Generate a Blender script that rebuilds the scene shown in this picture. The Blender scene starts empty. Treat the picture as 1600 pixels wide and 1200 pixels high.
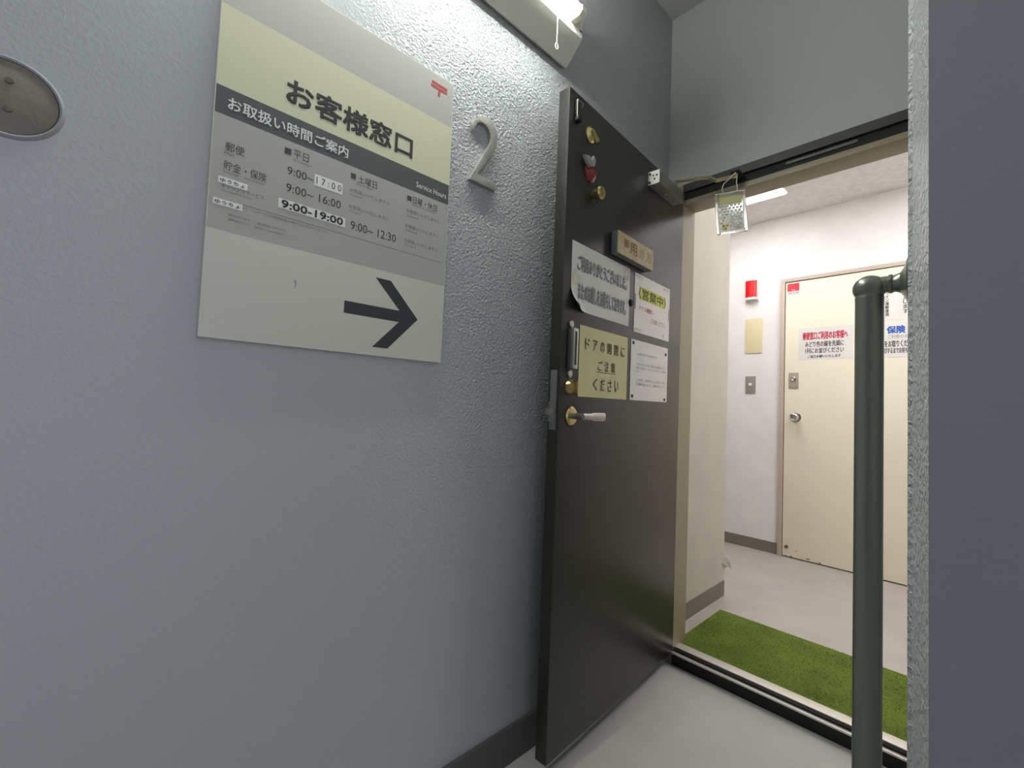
import bpy, bmesh, math, random
import numpy as np
from mathutils import Vector, Matrix

random.seed(7)
scene = bpy.context.scene
COL = scene.collection

# ------------------------------------------------------------------ camera
F_PX = 695.71
YAW, PITCH, ROLL = -0.816397651, 0.0434237539, 0.0405852689
CAM_H = 1.0886


def cam_axes(y, p, r):
    cy, sy, cp, sp, cr, sr = math.cos(y), math.sin(y), math.cos(p), math.sin(p), math.cos(r), math.sin(r)
    fwd = np.array([sy * cp, cy * cp, sp])
    right = np.array([cy, -sy, 0.0])
    up = np.cross(right, fwd)
    return cr * right + sr * up, -sr * right + cr * up, fwd


RIGHT, UP, FWD = cam_axes(YAW, PITCH, ROLL)
cd = bpy.data.cameras.new('camera')
cam = bpy.data.objects.new('camera', cd)
COL.objects.link(cam)
cd.sensor_fit = 'HORIZONTAL'
cd.sensor_width = 36.0
cd.lens = F_PX / 1600.0 * 36.0
cd.clip_start = 0.02
cam.matrix_world = Matrix(((RIGHT[0], UP[0], -FWD[0], 0), (RIGHT[1], UP[1], -FWD[1], 0),
                           (RIGHT[2], UP[2], -FWD[2], CAM_H), (0, 0, 0, 1)))
scene.camera = cam

# ------------------------------------------------------------------ light and exposure
scene.view_settings.view_transform = 'Standard'
scene.view_settings.look = 'None'
scene.view_settings.gamma = 1.0
scene.view_settings.use_curve_mapping = False
scene.view_settings.exposure = 0.0
world = bpy.data.worlds.new('world')
scene.world = world
world.use_nodes = True
bg = world.node_tree.nodes['Background']
wt = world.node_tree                                     # dull daylight: bright from the open side, dim from the passage behind
wg = wt.nodes.new('ShaderNodeNewGeometry')
wx = wt.nodes.new('ShaderNodeSeparateXYZ')
wr = wt.nodes.new('ShaderNodeMapRange')
wr.interpolation_type = 'SMOOTHSTEP'
wr.inputs['From Min'].default_value = -0.35              # incoming points the opposite way to the sky direction
wr.inputs['From Max'].default_value = -0.95
wm = wt.nodes.new('ShaderNodeMix')
wm.data_type = 'RGBA'
wm.inputs['A'].default_value = (0.095, 0.102, 0.115, 1)
wm.inputs['B'].default_value = (0.95, 1.0, 1.09, 1)
wt.links.new(wg.outputs['Incoming'], wx.inputs[0])
wt.links.new(wx.outputs['X'], wr.inputs['Value'])
wt.links.new(wr.outputs[0], wm.inputs['Factor'])
wt.links.new(wm.outputs['Result'], bg.inputs[0])
bg.inputs[1].default_value = 1.0
TUBE_POWER = 89.0        # emission of the wall lamp's tube
PANEL_POWER = 10.5       # emission of the ceiling panel in the room


# ------------------------------------------------------------------ measuring helpers (photo pixel -> point on a real plane)
def ray(px, py):
    return RIGHT * ((px - 800) / F_PX) - UP * ((py - 600) / F_PX) + FWD


CAM = np.array([0, 0, CAM_H])


def on_y(px, py, y):
    r = ray(px, py)
    return CAM + r * (y / r[1])


def on_x(px, py, x):
    r = ray(px, py)
    return CAM + r * (x / r[0])


def on_z(px, py, z):
    r = ray(px, py)
    return CAM + r * ((z - CAM_H) / r[2])


class Frame:
    """a flat face: origin, u to the viewer's right, v up, n out towards the viewer"""
    def __init__(s, o, u, v):
        s.o = np.array(o, float)
        s.u = np.array(u, float) / np.linalg.norm(u)
        s.v = np.array(v, float) / np.linalg.norm(v)
        s.n = np.cross(s.u, s.v)

    def p(s, u, v, n=0.0):
        return s.o + s.u * u + s.v * v + s.n * n

    def at(s, px, py, off=0.0):
        r = ray(px, py)
        t = ((s.o + s.n * off - CAM) @ s.n) / (r @ s.n)
        q = CAM + r * t - s.o
        return float(q @ s.u), float(q @ s.v)


# ------------------------------------------------------------------ materials
def lin(c):
    f = lambda x: (x / 12.92 if x <= 0.04045 else ((x + 0.055) / 1.055) ** 2.4)
    return tuple(f(x / 255.0) for x in c) + (1.0,)


MATS = {}


def mat(name, rgb, rough=0.6, metal=0.0, bump=None, mottle=None, coat=0.0, spec=0.5, trans=0.0, emit=None):
    if name in MATS:
        return MATS[name]
    m = bpy.data.materials.new(name)
    m.use_nodes = True
    nt = m.node_tree
    b = nt.nodes['Principled BSDF']
    b.inputs['Base Color'].default_value = lin(rgb)
    b.inputs['Roughness'].default_value = rough
    b.inputs['Metallic'].default_value = metal
    b.inputs['Coat Weight'].default_value = coat
    b.inputs['Specular IOR Level'].default_value = spec
    b.inputs['Transmission Weight'].default_value = trans
    if emit:
        b.inputs['Emission Color'].default_value = lin(emit[0])
        b.inputs['Emission Strength'].default_value = emit[1]
    tc = None
    if bump or mottle:
        tc = nt.nodes.new('ShaderNodeNewGeometry')
    if bump:
        sc, st, dist = bump[:3]
        no = nt.nodes.new('ShaderNodeTexNoise')
        no.inputs['Scale'].default_value = sc
        no.inputs['Detail'].default_value = 2.5
        no.inputs['Roughness'].default_value = 0.5
        no.inputs['Distortion'].default_value = 0.6
        nt.links.new(tc.outputs['Position'], no.inputs['Vector'])
        bm_ = nt.nodes.new('ShaderNodeBump')
        bm_.inputs['Strength'].default_value = st
        bm_.inputs['Distance'].default_value = dist
        nt.links.new(no.outputs['Fac'], bm_.inputs['Height'])
        nt.links.new(bm_.outputs['Normal'], b.inputs['Normal'])
        if len(bump) > 3:                      # same plaster throughout: bump strength lowered by hand towards the near end and foot
            y0, y1, lo = bump[3]
            sp = nt.nodes.new('ShaderNodeSeparateXYZ')
            mr = nt.nodes.new('ShaderNodeMapRange')
            mr.inputs['From Min'].default_value = y0
            mr.inputs['From Max'].default_value = y1
            mr.inputs['To Min'].default_value = lo
            mr.inputs['To Max'].default_value = st
            nt.links.new(tc.outputs['Position'], sp.inputs[0])
            nt.links.new(sp.outputs['Y'], mr.inputs['Value'])
            mz = nt.nodes.new('ShaderNodeMapRange')
            mz.inputs['From Min'].default_value = 0.55
            mz.inputs['From Max'].default_value = 1.25
            mz.inputs['To Min'].default_value = 0.16
            mm = nt.nodes.new('ShaderNodeMath')
            mm.operation = 'MULTIPLY'
            nt.links.new(sp.outputs['Z'], mz.inputs['Value'])
            nt.links.new(mr.outputs[0], mm.inputs[0])
            nt.links.new(mz.outputs[0], mm.inputs[1])
            nt.links.new(mm.outputs[0], bm_.inputs['Strength'])
    if mottle:
        sc, amt = mottle[:2]
        rgb2 = mottle[2] if len(mottle) > 2 else tuple(x * (1 - amt) for x in rgb)
        n2 = nt.nodes.new('ShaderNodeTexNoise')
        n2.inputs['Scale'].default_value = sc
        n2.inputs['Detail'].default_value = 4
        rp = nt.nodes.new('ShaderNodeValToRGB')
        rp.color_ramp.elements[0].position = 0.35
        rp.color_ramp.elements[1].position = 0.65
        rp.color_ramp.elements[0].color = lin(rgb2)
        rp.color_ramp.elements[1].color = lin(rgb)
        nt.links.new(tc.outputs['Position'], n2.inputs['Vector'])
        nt.links.new(n2.outputs['Fac'], rp.inputs['Fac'])
        nt.links.new(rp.outputs['Color'], b.inputs['Base Color'])
    MATS[name] = m
    return m


M_BLUE = mat('blue_grey_plaster', (168, 171, 174), 0.42, bump=(135, 1.0, 0.0095, (0.35, 0.75, 0.12)))
M_PILLAR = mat('blue_grey_plaster_coarse_lit', (198, 202, 203), 0.36, bump=(115, 1.0, 0.010), spec=0.5)  # same wall paint lightened: lamp light on the edge put into the colour
M_PILLARF = mat('blue_grey_plaster_fine_shaded', (150, 154, 160), 0.5, bump=(60, 0.12, 0.004))  # same wall paint darkened: shade of the broad front put into the colour
M_LINTEL = mat('grey_plaster', (172, 175, 172), 0.45, bump=(70, 0.25, 0.004))
M_CEIL = mat('grey_ceiling_paint', (172, 170, 168), 0.7)
M_FLOOR = mat('grey_vinyl', (190, 188, 182), 0.32, mottle=(3.0, 0.06))
M_BASE = mat('dark_grey_baseboard', (84, 80, 82), 0.55)
M_INWALL = mat('white_wallpaper', (236, 232, 229), 0.75, bump=(160, 0.12, 0.002), mottle=(7, 0.025))
M_INSIDE = mat('cream_wallpaper', (198, 193, 178), 0.75, mottle=(5, 0.03))
M_INCEIL = mat('ceiling_board', (238, 234, 230), 0.8, mottle=(30, 0.05))
M_INFLOOR = mat('beige_vinyl', (180, 172, 164), 0.45, mottle=(5, 0.05))
M_INBASE = mat('taupe_baseboard', (122, 116, 106), 0.6)
M_BLACKF = mat('black_frame', (11, 10, 10), 0.7)
M_BEIGEF = mat('beige_frame', (152, 142, 118), 0.45)
M_STEEL = mat('stainless', (226, 222, 214), 0.42, 0.85)
M_RUBBER = mat('black_rubber', (18, 18, 18), 0.6)
M_DOOR = mat('dark_bronze_paint', (44, 42, 36), 0.36, spec=0.55, mottle=(2.2, 0.12))
M_DOOR2 = mat('cream_door_paint', (238, 230, 206), 0.45, mottle=(3, 0.02))
M_CASING = mat('pinkish_casing', (192, 176, 160), 0.45)
M_BRASS = mat('brass', (192, 174, 122), 0.28, 1.0)
M_CHROME = mat('chrome', (205, 203, 198), 0.16, 1.0)
M_SATIN = mat('satin_metal', (168, 166, 160), 0.35, 1.0)
M_GREYM = mat('grey_metal_paint', (132, 132, 126), 0.35, 0.4)
M_WHITEP = mat('white_plastic', (232, 230, 224), 0.45)
M_BLACK = mat('black_ink', (32, 32, 34), 0.7)
M_GREYINK = mat('grey_ink', (112, 112, 112), 0.7)
M_PALEINK = mat('pale_grey_ink', (150, 148, 148), 0.7)
M_WHITEINK = mat('white_ink', (222, 226, 220), 0.6)
M_RED = mat('red_ink', (176, 44, 38), 0.5)
M_CRIMSON = mat('crimson_ink', (196, 40, 70), 0.6)
M_BLUEINK = mat('blue_ink', (44, 96, 176), 0.6)
M_PINKRED = mat('faded_red_ink', (196, 110, 116), 0.7)
M_PAPER = mat('white_paper', (222, 220, 214), 0.6)
M_PAPERF = mat('laminated_paper', (226, 222, 216), 0.3, bump=(18, 0.25, 0.01))
M_CREAMP = mat('cream_paper', (212, 206, 156), 0.6)


# ------------------------------------------------------------------ mesh building
class MB:
    def __init__(s):
        s.bm = bmesh.new()
        s.mats = []

    def mi(s, m):
        if m is None:
            return 0
        if m not in s.mats:
            s.mats.append(m)
        return s.mats.index(m)

    def _merge(s, b2, m=None):
        i = s.mi(m)
        for f in b2.faces:
            f.material_index = i
        me = bpy.data.meshes.new('tmp')
        b2.to_mesh(me)
        b2.free()
        s.bm.from_mesh(me)
        bpy.data.meshes.remove(me)

    def box(s, fr, u0, u1, v0, v1, n0, n1, m=None, bev=0.0, seg=2):
        b = bmesh.new()
        vs = [b.verts.new(fr.p(u, v, n)) for n in (n0, n1) for v in (v0, v1) for u in (u0, u1)]
        for q in ((0, 2, 3, 1), (4, 5, 7, 6), (0, 1, 5, 4), (2, 6, 7, 3), (0, 4, 6, 2), (1, 3, 7, 5)):
            b.faces.new([vs[k] for k in q])
        bmesh.ops.recalc_face_normals(b, faces=b.faces[:])
        if bev > 0:
            bmesh.ops.bevel(b, geom=b.edges[:], offset=bev, segments=seg, profile=0.7, affect='EDGES')
        s._merge(b, m)
        return s

    def wbox(s, x0, x1, y0, y1, z0, z1, m=None, bev=0.0):
        return s.box(WORLD, x0, x1, z0, z1, -y1, -y0, m, bev)

    def prism(s, fr, pts, n0, n1, m=None, bev=0.0):
        b = bmesh.new()
        lo = [b.verts.new(fr.p(u, v, n0)) for u, v in pts]
        if abs(n1 - n0) < 1e-9:
            f = b.faces.new(lo)
            f.normal_update()
            if f.normal.dot(Vector(fr.n)) < 0:
                f.normal_flip()
            s._merge(b, m)
            return s
        hi = [b.verts.new(fr.p(u, v, n1)) for u, v in pts]
        b.faces.new(lo)
        top = b.faces.new(hi)
        k = len(pts)
        for i in range(k):
            b.faces.new((lo[i], lo[(i + 1) % k], hi[(i + 1) % k], hi[i]))
        bmesh.ops.recalc_face_normals(b, faces=b.faces[:])
        if bev > 0:
            bmesh.ops.bevel(b, geom=list(top.edges), offset=bev, segments=2, profile=0.6, affect='EDGES')
        s._merge(b, m)
        return s

    def plane(s, fr, u0, u1, v0, v1, n, m=None):
        return s.prism(fr, [(u0, v0), (u1, v0), (u1, v1), (u0, v1)], n, n, m)

    def tube(s, pts, r, m=None, seg=12, caps=True):
        pts = [Vector(p) for p in pts]
        rr = r if isinstance(r, (list, tuple)) else [r] * len(pts)
        b = bmesh.new()
        rings = []
        ref = None
        for i, p in enumerate(pts):
            d = (pts[min(i + 1, len(pts) - 1)] - pts[max(i - 1, 0)]).normalized()
            if ref is None:
                ref = Vector((0, 0, 1)) if abs(d.z) < 0.9 else Vector((1, 0, 0))
            a = (ref - d * ref.dot(d)).normalized()
            ref = a
            c = d.cross(a)
            rings.append([b.verts.new(p + (a * math.cos(t) + c * math.sin(t)) * rr[i])
                          for t in (2 * math.pi * k / seg for k in range(seg))])
        for i in range(len(rings) - 1):
            for k in range(seg):
                b.faces.new((rings[i][k], rings[i][(k + 1) % seg], rings[i + 1][(k + 1) % seg], rings[i + 1][k]))
        if caps:
            b.faces.new(rings[0])
            b.faces.new(rings[-1])
        bmesh.ops.recalc_face_normals(b, faces=b.faces[:])
        s._merge(b, m)
        return s

    def lathe(s, o, axis, prof, m=None, seg=32):
        """prof: list of (distance along axis, radius)"""
        o, ax = Vector(o), Vector(axis).normalized()
        a = ax.orthogonal().normalized()
        c = ax.cross(a)
        b = bmesh.new()
        rings = []
        for h, r in prof:
            if r < 1e-6:
                rings.append([b.verts.new(o + ax * h)])
            else:
                rings.append([b.verts.new(o + ax * h + (a * math.cos(t) + c * math.sin(t)) * r)
                              for t in (2 * math.pi * k / seg for k in range(seg))])
        for i in range(len(rings) - 1):
            A, B = rings[i], rings[i + 1]
            for k in range(seg):
                k2 = (k + 1) % seg
                if len(A) == 1 and len(B) > 1:
                    b.faces.new((A[0], B[k2], B[k]))
                elif len(B) == 1 and len(A) > 1:
                    b.faces.new((A[k], A[k2], B[0]))
                elif len(A) > 1:
                    b.faces.new((A[k], A[k2], B[k2], B[k]))
        for R in (rings[0], rings[-1]):
            if len(R) > 1:
                b.faces.new(R)
        bmesh.ops.recalc_face_normals(b, faces=b.faces[:])
        s._merge(b, m)
        return s

    def sphere(s, c, r, m=None, sub=2, scale=(1, 1, 1)):
        b = bmesh.new()
        bmesh.ops.create_icosphere(b, subdivisions=sub, radius=r)
        for v in b.verts:
            v.co = Vector((v.co.x * scale[0], v.co.y * scale[1], v.co.z * scale[2])) + Vector(c)
        s._merge(b, m)
        return s

    def text(s, fr, body, u0, u1, v0, v1, n, m=None, bold=0.0, shear=0.0):
        """lettering fitted into a rectangle of the face"""
        cu = bpy.data.curves.new('t', 'FONT')
        cu.body = body
        cu.size = 1.0
        cu.resolution_u = 2
        cu.shear = shear
        ob = bpy.data.objects.new('t', cu)
        COL.objects.link(ob)
        dg = bpy.context.evaluated_depsgraph_get()
        me = bpy.data.meshes.new_from_object(ob.evaluated_get(dg))
        co = np.array([v.co[:2] for v in me.vertices])
        if len(co):
            lo, hi = co.min(0), co.max(0)
            sc = np.maximum(hi - lo, 1e-6)
            d = bold * abs(v1 - v0)
            for kk, (du, dv) in enumerate(((0, 0),) if bold == 0 else ((-d, -d), (d, -d), (d, d), (-d, d), (0, 0))):
                b = bmesh.new()
                b.from_mesh(me)
                for v in b.verts:
                    u = u0 + d + (v.co.x - lo[0]) / sc[0] * (u1 - u0 - 2 * d) + du
                    w = v0 + d + (v.co.y - lo[1]) / sc[1] * (v1 - v0 - 2 * d) + dv
                    v.co = fr.p(u, w, n + kk * 0.00015)
                for f in b.faces:
                    f.normal_update()
                    if f.normal.dot(Vector(fr.n)) < 0:
                        f.normal_flip()
                s._merge(b, m)
        bpy.data.objects.remove(ob)
        bpy.data.curves.remove(cu)
        bpy.data.meshes.remove(me)
        return s

    def build(s, name, m=None, parent=None, base=None, smooth=30):
        if base is None:
            base = BASE.get(parent.name, (0, 0, 0)) if parent else (0, 0, 0)
        base = Vector(base)
        for v in s.bm.verts:
            v.co -= base
        me = bpy.data.meshes.new(name)
        s.bm.to_mesh(me)
        s.bm.free()
        for mm in (s.mats if s.mats else [m]):
            me.materials.append(mm)
        if smooth:
            me.shade_smooth()
            me.set_sharp_from_angle(angle=math.radians(smooth))
        o = bpy.data.objects.new(name, me)
        COL.objects.link(o)
        if parent:
            o.parent = parent
        else:
            o.location = base
        BASE[o.name] = tuple(base)
        return o


BASE = {}
WORLD = Frame((0, 0, 0), (1, 0, 0), (0, 0, 1))          # n = -y


def tag(o, label=None, cat=None, group=None, kind=None):
    if label:
        o['label'] = label
    if cat:
        o['category'] = cat
    if group:
        o['group'] = group
    if kind:
        o['kind'] = kind
    return o


def thing(name, label, cat, base, group=None, kind=None):
    o = bpy.data.objects.new(name, None)
    o.empty_display_size = 0.05
    COL.objects.link(o)
    o.location = base
    BASE[o.name] = tuple(base)
    return tag(o, label, cat, group, kind)


# ------------------------------------------------------------------ the setting
YF = 1.88            # face of the end wall with the doorway
ZC = 2.915           # passage ceiling
ZI = 0.060           # floor level of the room beyond
YB = 3.73            # back wall of that room
ZCI = 2.58           # its ceiling
XR = -0.0645         # right-hand wall of the passage
JL = -0.926          # left jamb
JR = -0.125          # right jamb
WL = Frame((-1, 0, 0), (0, 1, 0), (0, 0, 1))              # left wall, n = +x
BW = Frame((0, YB, 0), (1, 0, 0), (0, 0, 1))              # back wall of the room, n = -y


def structure(o, label, cat):
    return tag(o, label, cat, kind='structure')


structure(MB().wbox(-1.2, 1.6, -1.6, YF + 0.02, -0.1, 0).build('floor', M_FLOOR), 'grey vinyl passage floor in front of the raised sill', 'floor')
structure(MB().wbox(-1.2, 1.6, -1.6, YF + 0.12, ZC, ZC + 0.1).build('ceiling', M_CEIL), 'grey painted ceiling high above the passage', 'ceiling')
structure(MB().wbox(-1.15, -1.0, -1.6, YF + 0.02, 0, ZC).build('wall_left', M_BLUE), 'blue grey rough plaster wall carrying the notice board', 'wall')
structure(MB().wbox(-1.0, -0.988, -1.6, YF, 0, 0.108, bev=0.002).build('baseboard_left', M_BASE), 'dark grey baseboard along the foot of the blue grey wall', 'baseboard')
w = MB()
LZ = 2.100
w.wbox(-1.0, JL - 0.03, YF, 2.0, 0, LZ)
w.wbox(JR + 0.03, 0.3, YF, 2.0, 0, LZ)
w.wbox(-1.0, 0.3, YF, 2.0, LZ, ZC)
structure(w.build('wall_far', M_LINTEL), 'grey plaster end wall with the doorway in it', 'wall')
# the wall end on the right: broad front, splayed textured reveal, then the passage side
q0, q1 = (-0.0634 * 0.60, 0.60), (-0.0838 * 0.715, 0.715)
FLOORF = Frame((0, 0, 0), (1, 0, 0), (0, 1, 0))            # n = +z
w = MB()
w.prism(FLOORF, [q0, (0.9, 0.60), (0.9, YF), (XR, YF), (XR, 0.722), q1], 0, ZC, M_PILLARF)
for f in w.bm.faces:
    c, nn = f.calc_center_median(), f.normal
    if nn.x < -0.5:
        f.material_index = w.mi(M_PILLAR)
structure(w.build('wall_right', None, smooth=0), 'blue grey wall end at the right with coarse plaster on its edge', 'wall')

# door frame: black outer head, brown stop, beige lining
zh1, zh2 = 2.066, 2.0115
w = MB()
w.wbox(JL, JR, 1.877, 1.890, zh1, LZ, mat('bronze_head', (52, 48, 44), 0.5))
w.wbox(JL, JR, 1.890, 2.0, 2.034, LZ, M_BLACKF)
structure(w.build('trim_2'), 'black outer door head under the grey lintel', 'door frame')
w = MB()
w.wbox(JL, JR, 1.893, 2.0, zh2, 2.034, M_BEIGEF, bev=0.001)
yj = 1.998
w.wbox(JL - 0.03, JL, YF + 0.001, yj, 0.0, LZ, M_BEIGEF)
w.wbox(JR, JR + 0.03, YF + 0.004, yj, 0.0, LZ, M_BEIGEF)
structure(w.build('trim_3'), 'beige inner lining of the doorway', 'door frame')
w = MB()
w.wbox(-0.52, -0.30, 1.884, 1.8905, 2.046, 2.056, mat('dull_strike', (104, 100, 96), 0.6), bev=0.001)
structure(w.build('trim_4'), 'thin grey strike strip under the black door head', 'door frame')
# sill
w = MB()
w.wbox(JL, JR, 1.874, 1.995, 0.0, 0.046, M_RUBBER)
w.wbox(JL, JR, 1.868, 1.886, 0.0465, 0.053, M_STEEL, bev=0.0012)
w.wbox(JL, JR, 1.886, 1.945, 0.046, 0.061, M_RUBBER)
w.wbox(JL, JR, 1.896, 1.944, 0.0612, 0.068, M_STEEL, bev=0.0012)
w.wbox(JL, JR, 1.945, 1.995, 0.046, 0.060, M_INBASE)
structure(w.build('trim_1'), 'stainless steel door sill with black grooves and riser', 'sill')

# the room beyond
structure(MB().wbox(-3.2, 1.6, 1.995, YB + 0.1, -0.02, ZI).build('floor_room', M_INFLOOR), 'beige vinyl floor of the room beyond the doorway', 'floor')
structure(MB().wbox(-3.2, 1.6, 2.0, YB + 0.1, ZCI, ZCI + 0.08).build('ceiling_room', M_INCEIL), 'pale ceiling boards of the room beyond the doorway', 'ceiling')
structure(MB().wbox(-3.2, 1.6, YB, YB + 0.1, ZI, ZCI).build('wall_back', M_INWALL), 'white wall of the room behind the cream door', 'wall')
structure(MB().wbox(-1.6, -1.013, 2.0, 2.648, ZI, ZCI).build('wall_inner', M_INSIDE), 'short cream wall just inside the doorway', 'wall')
structure(MB().wbox(-3.3, -3.2, 2.0, YB, ZI, ZCI).build('wall_room_left', M_INWALL), 'white side wall of the room', 'wall')
structure(MB().wbox(1.5, 1.6, 2.0, YB, ZI, ZCI).build('wall_room_right', M_INWALL), 'white right side wall of the room', 'wall')
structure(MB().wbox(-3.2, -1.6, 2.0, 2.1, ZI, ZCI).wbox(0.3, 1.6, 2.0, 2.1, ZI, ZCI).wbox(-1.6, 0.3, 2.0, 2.02, 2.12, ZCI).wbox(JR + 0.03, 0.3, 2.0, 2.02, ZI, 2.12).build('wall_room_front', M_INWALL), 'white wall of the room around the doorway', 'wall')
w = MB()
w.wbox(-1.013, -1.010, 2.0, 2.651, ZI, 0.143)
w.wbox(-1.6, -1.010, 2.648, 2.651, ZI, 0.143)
structure(w.build('baseboard_inner', M_INBASE), 'taupe baseboard on the short cream wall beside the green mat', 'baseboard')
structure(MB().wbox(-3.2, -1.048, YB - 0.006, YB, ZI, 0.141).build('baseboard_back', M_INBASE), 'taupe baseboard under the red alarm lamp', 'baseboard')

# ------------------------------------------------------------------ cream door of the room
d2 = thing('door_2', 'cream flush door in the white wall of the room, carrying notices', 'door', (-0.6, YB, ZI), kind='structure')
X0, X1, ZT = -1.019, -0.14, 2.071
MB().box(BW, X0 + 0.004, X1, ZI + 0.008, ZT - 0.004, 0.004, 0.012, bev=0.0015).build('leaf', M_DOOR2, d2)
c = MB()
c.box(BW, -1.048, X0, ZI, 2.097, 0, 0.022, bev=0.002)
c.box(BW, X1 + 0.004, X1 + 0.033, ZI, 2.097, 0, 0.022, bev=0.002)
c.box(BW, X0, X1 + 0.004, ZT, 2.097, 0, 0.022, bev=0.002)
c.box(BW, X0, X1 + 0.004, ZI + 0.001, ZT, 0, 0.003, M_RUBBER)
c.mats.insert(0, M_CASING)
c.mats = [M_CASING, M_RUBBER]
for f in c.bm.faces:
    f.material_index = 0
for f in c.bm.faces:
    if all(abs(YB - v.co.y) < 0.0035 for v in f.verts) and f.calc_center_median().x > X0:
        f.material_index = 1
c.build('door_frame', None, d2)
ku, kv = BW.at(1241, 652, 0.05)
MB().lathe(BW.p(ku, kv, 0.012), BW.n, [(0, 0.034), (0.004, 0.034), (0.007, 0.022), (0.02, 0.013), (0.034, 0.014), (0.042, 0.024), (0.055, 0.0285), (0.066, 0.026), (0.070, 0.021), (0.066, 0.012), (0.064, 0)]).build('knob', M_CHROME, d2)
eu, ev = BW.at(1240, 594.5, 0.014)
esc = MB().box(BW, eu - 0.031, eu + 0.031, ev - 0.056, ev + 0.056, 0.012, 0.018, bev=0.003).build('lock_plate', mat('lock_plate_grey', (176, 166, 152), 0.4, 0.3), d2)
MB().lathe(BW.p(eu, ev + 0.01, 0.018), BW.n, [(0, 0.02), (0.004, 0.018), (0.006, 0.012), (0.003, 0.008), (0.003, 0)]).build('cylinder_lock', M_CHROME, esc)
du, dv = BW.at(1228.5, 854, 0.014)
MB().lathe(BW.p(du, dv, 0.012), BW.n, [(0, 0.012), (0.006, 0.012), (0.010, 0.007), (0.010, 0)]).build('door_stop', mat('brown_rubber', (98, 84, 66), 0.6), d2)
# scuffs along the bottom of the leaf
sm = MB()
for px, py, r in ((1228, 868, 0.006), (1244, 861, 0.007), (1262, 874, 0.012), (1281, 880, 0.010), (1236, 870, 0.01)):
    u, v = BW.at(px, py, 0.012)
    sm.prism(BW, [(u + r * math.cos(t) * random.uniform(.6, 1.5), max(v, 0.072) + r * 0.5 * math.sin(t)) for t in (k * math.pi / 4 for k in range(8))], 0.0123, 0.0123)
sm.build('scuff_mark', mat('scuff', (150, 138, 112), 0.7), d2, smooth=0)


def notice(name, label, fr, quad, n, m, cat='notice', th=0.0006):
    u0, u1, v0, v1 = quad
    r = thing(name, label, cat, fr.p((u0 + u1) / 2, v0, n))
    MB().box(fr, u0, u1, v0, v1, n, n + th).build('sheet', m, r, smooth=0)
    return r


def rows(fr, u0, u1, v0, v1):
    """relative placing on a sheet: fractions from left and top"""
    return lambda a, b, c_, d: (u0 + (u1 - u0) * a, u0 + (u1 - u0) * b, v1 - (v1 - v0) * d, v1 - (v1 - v0) * c_)


N2 = 0.0125
# queue notice
a0, a1 = BW.at(1247.5, 562.5, N2), BW.at(1332, 509, N2)
Q = (a0[0], a1[0] + 0.005, a0[1], BW.at(1248, 514, N2)[1])
nt_ = notice('queue_notice', 'white notice with a red heading at the left of the cream door', BW, Q, N2, M_PAPER)
R = rows(BW, *Q)
MB().text(BW, '郵便窓口ご利用のお客様へ', *R(0.08, 0.91, 0.13, 0.38), N2 + 0.0012, bold=0.02).build('red_heading', M_CRIMSON, nt_, smooth=0)
MB().text(BW, 'みどり色の線を先頭に', *R(0.13, 0.84, 0.43, 0.61), N2 + 0.0012, bold=0.012).build('lettering', M_BLACK, nt_, smooth=0)
MB().text(BW, '1列にお並びください', *R(0.13, 0.84, 0.64, 0.81), N2 + 0.0012, bold=0.012).build('lettering', M_BLACK, nt_, smooth=0)
MB().text(BW, 'ご協力お願いいたします', *R(0.18, 0.79, 0.86, 0.95), N2 + 0.0012, bold=0.012, shear=0.2).build('lettering', M_BLACK, nt_, smooth=0)
# insurance notice
zb_, zt_ = BW.at(1400, 558, N2)[1], BW.at(1400, 503, N2)[1]
Q = (-0.565, -0.15, zb_, zt_)
nt_ = notice('counter_notice', 'white notice with a blue heading right of the grab bar on the cream door', BW, Q, N2, M_PAPER)
uv = lambda px, py: BW.at(px, py, N2)
l_, t_ = uv(1385.5, 510)
r_, b_ = uv(1415, 520)
MB().text(BW, '貯金・', -0.555, uv(1378, 515)[0], b_, t_, N2 + 0.0012, bold=0.03).build('blue_heading', M_BLUEINK, nt_, smooth=0)
MB().text(BW, '保険', l_, r_, b_, t_, N2 + 0.0012, bold=0.035).build('blue_heading', M_BLUEINK, nt_, smooth=0)
u_a, u_b = uv(1387, 527)[0], uv(1426, 527)[0]
MB().text(BW, 'ご利用のお客', u_a, u_b, uv(1400, 528.5)[1], uv(1400, 523)[1], N2 + 0.0012).build('grey_lettering', M_GREYINK, nt_, smooth=0)
MB().text(BW, '番号札をお取りください', uv(1364, 537)[0], uv(1431, 537)[0], uv(1400, 542)[1], uv(1400, 531.5)[1], N2 + 0.0012, bold=0.012).build('lettering', M_BLACK, nt_, smooth=0)
MB().text(BW, 'お呼びするまでお待ちください', uv(1373, 548)[0], uv(1438, 548)[0], uv(1400, 552)[1], uv(1400, 543)[1], N2 + 0.0012, bold=0.012).build('lettering', M_BLACK, nt_, smooth=0)
# upright notice
Q = (-0.50, -0.15, uv(1400, 500)[1], uv(1400, 430)[1])
nt_ = notice('upright_notice', 'white notice with upright writing under the grab bar arm', BW, Q, N2, M_PAPER)
t = MB()
for k, ch in enumerate('ライン通郵便局'):
    py = 458 + k * 5.6 if k < 7 else 0
    cu_, cv_ = uv(1386, py)
    t.text(BW, ch, cu_ - 0.0095, cu_ + 0.0095, cv_ - 0.0105, cv_ + 0.0105, N2 + 0.0012, bold=0.01)
t.build('lettering', M_BLACK, nt_, smooth=0)
t = MB()
for k, ch in enumerate('を禁止します'):
    cu_, cv_ = uv(1415, 448 + k * 7.6)
    t.text(BW, ch, cu_ - 0.0115, cu_ + 0.0115, cv_ - 0.014, cv_ + 0.014, N2 + 0.0012, bold=0.01)
t.build('lettering', M_BLACK, nt_, smooth=0)
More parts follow.
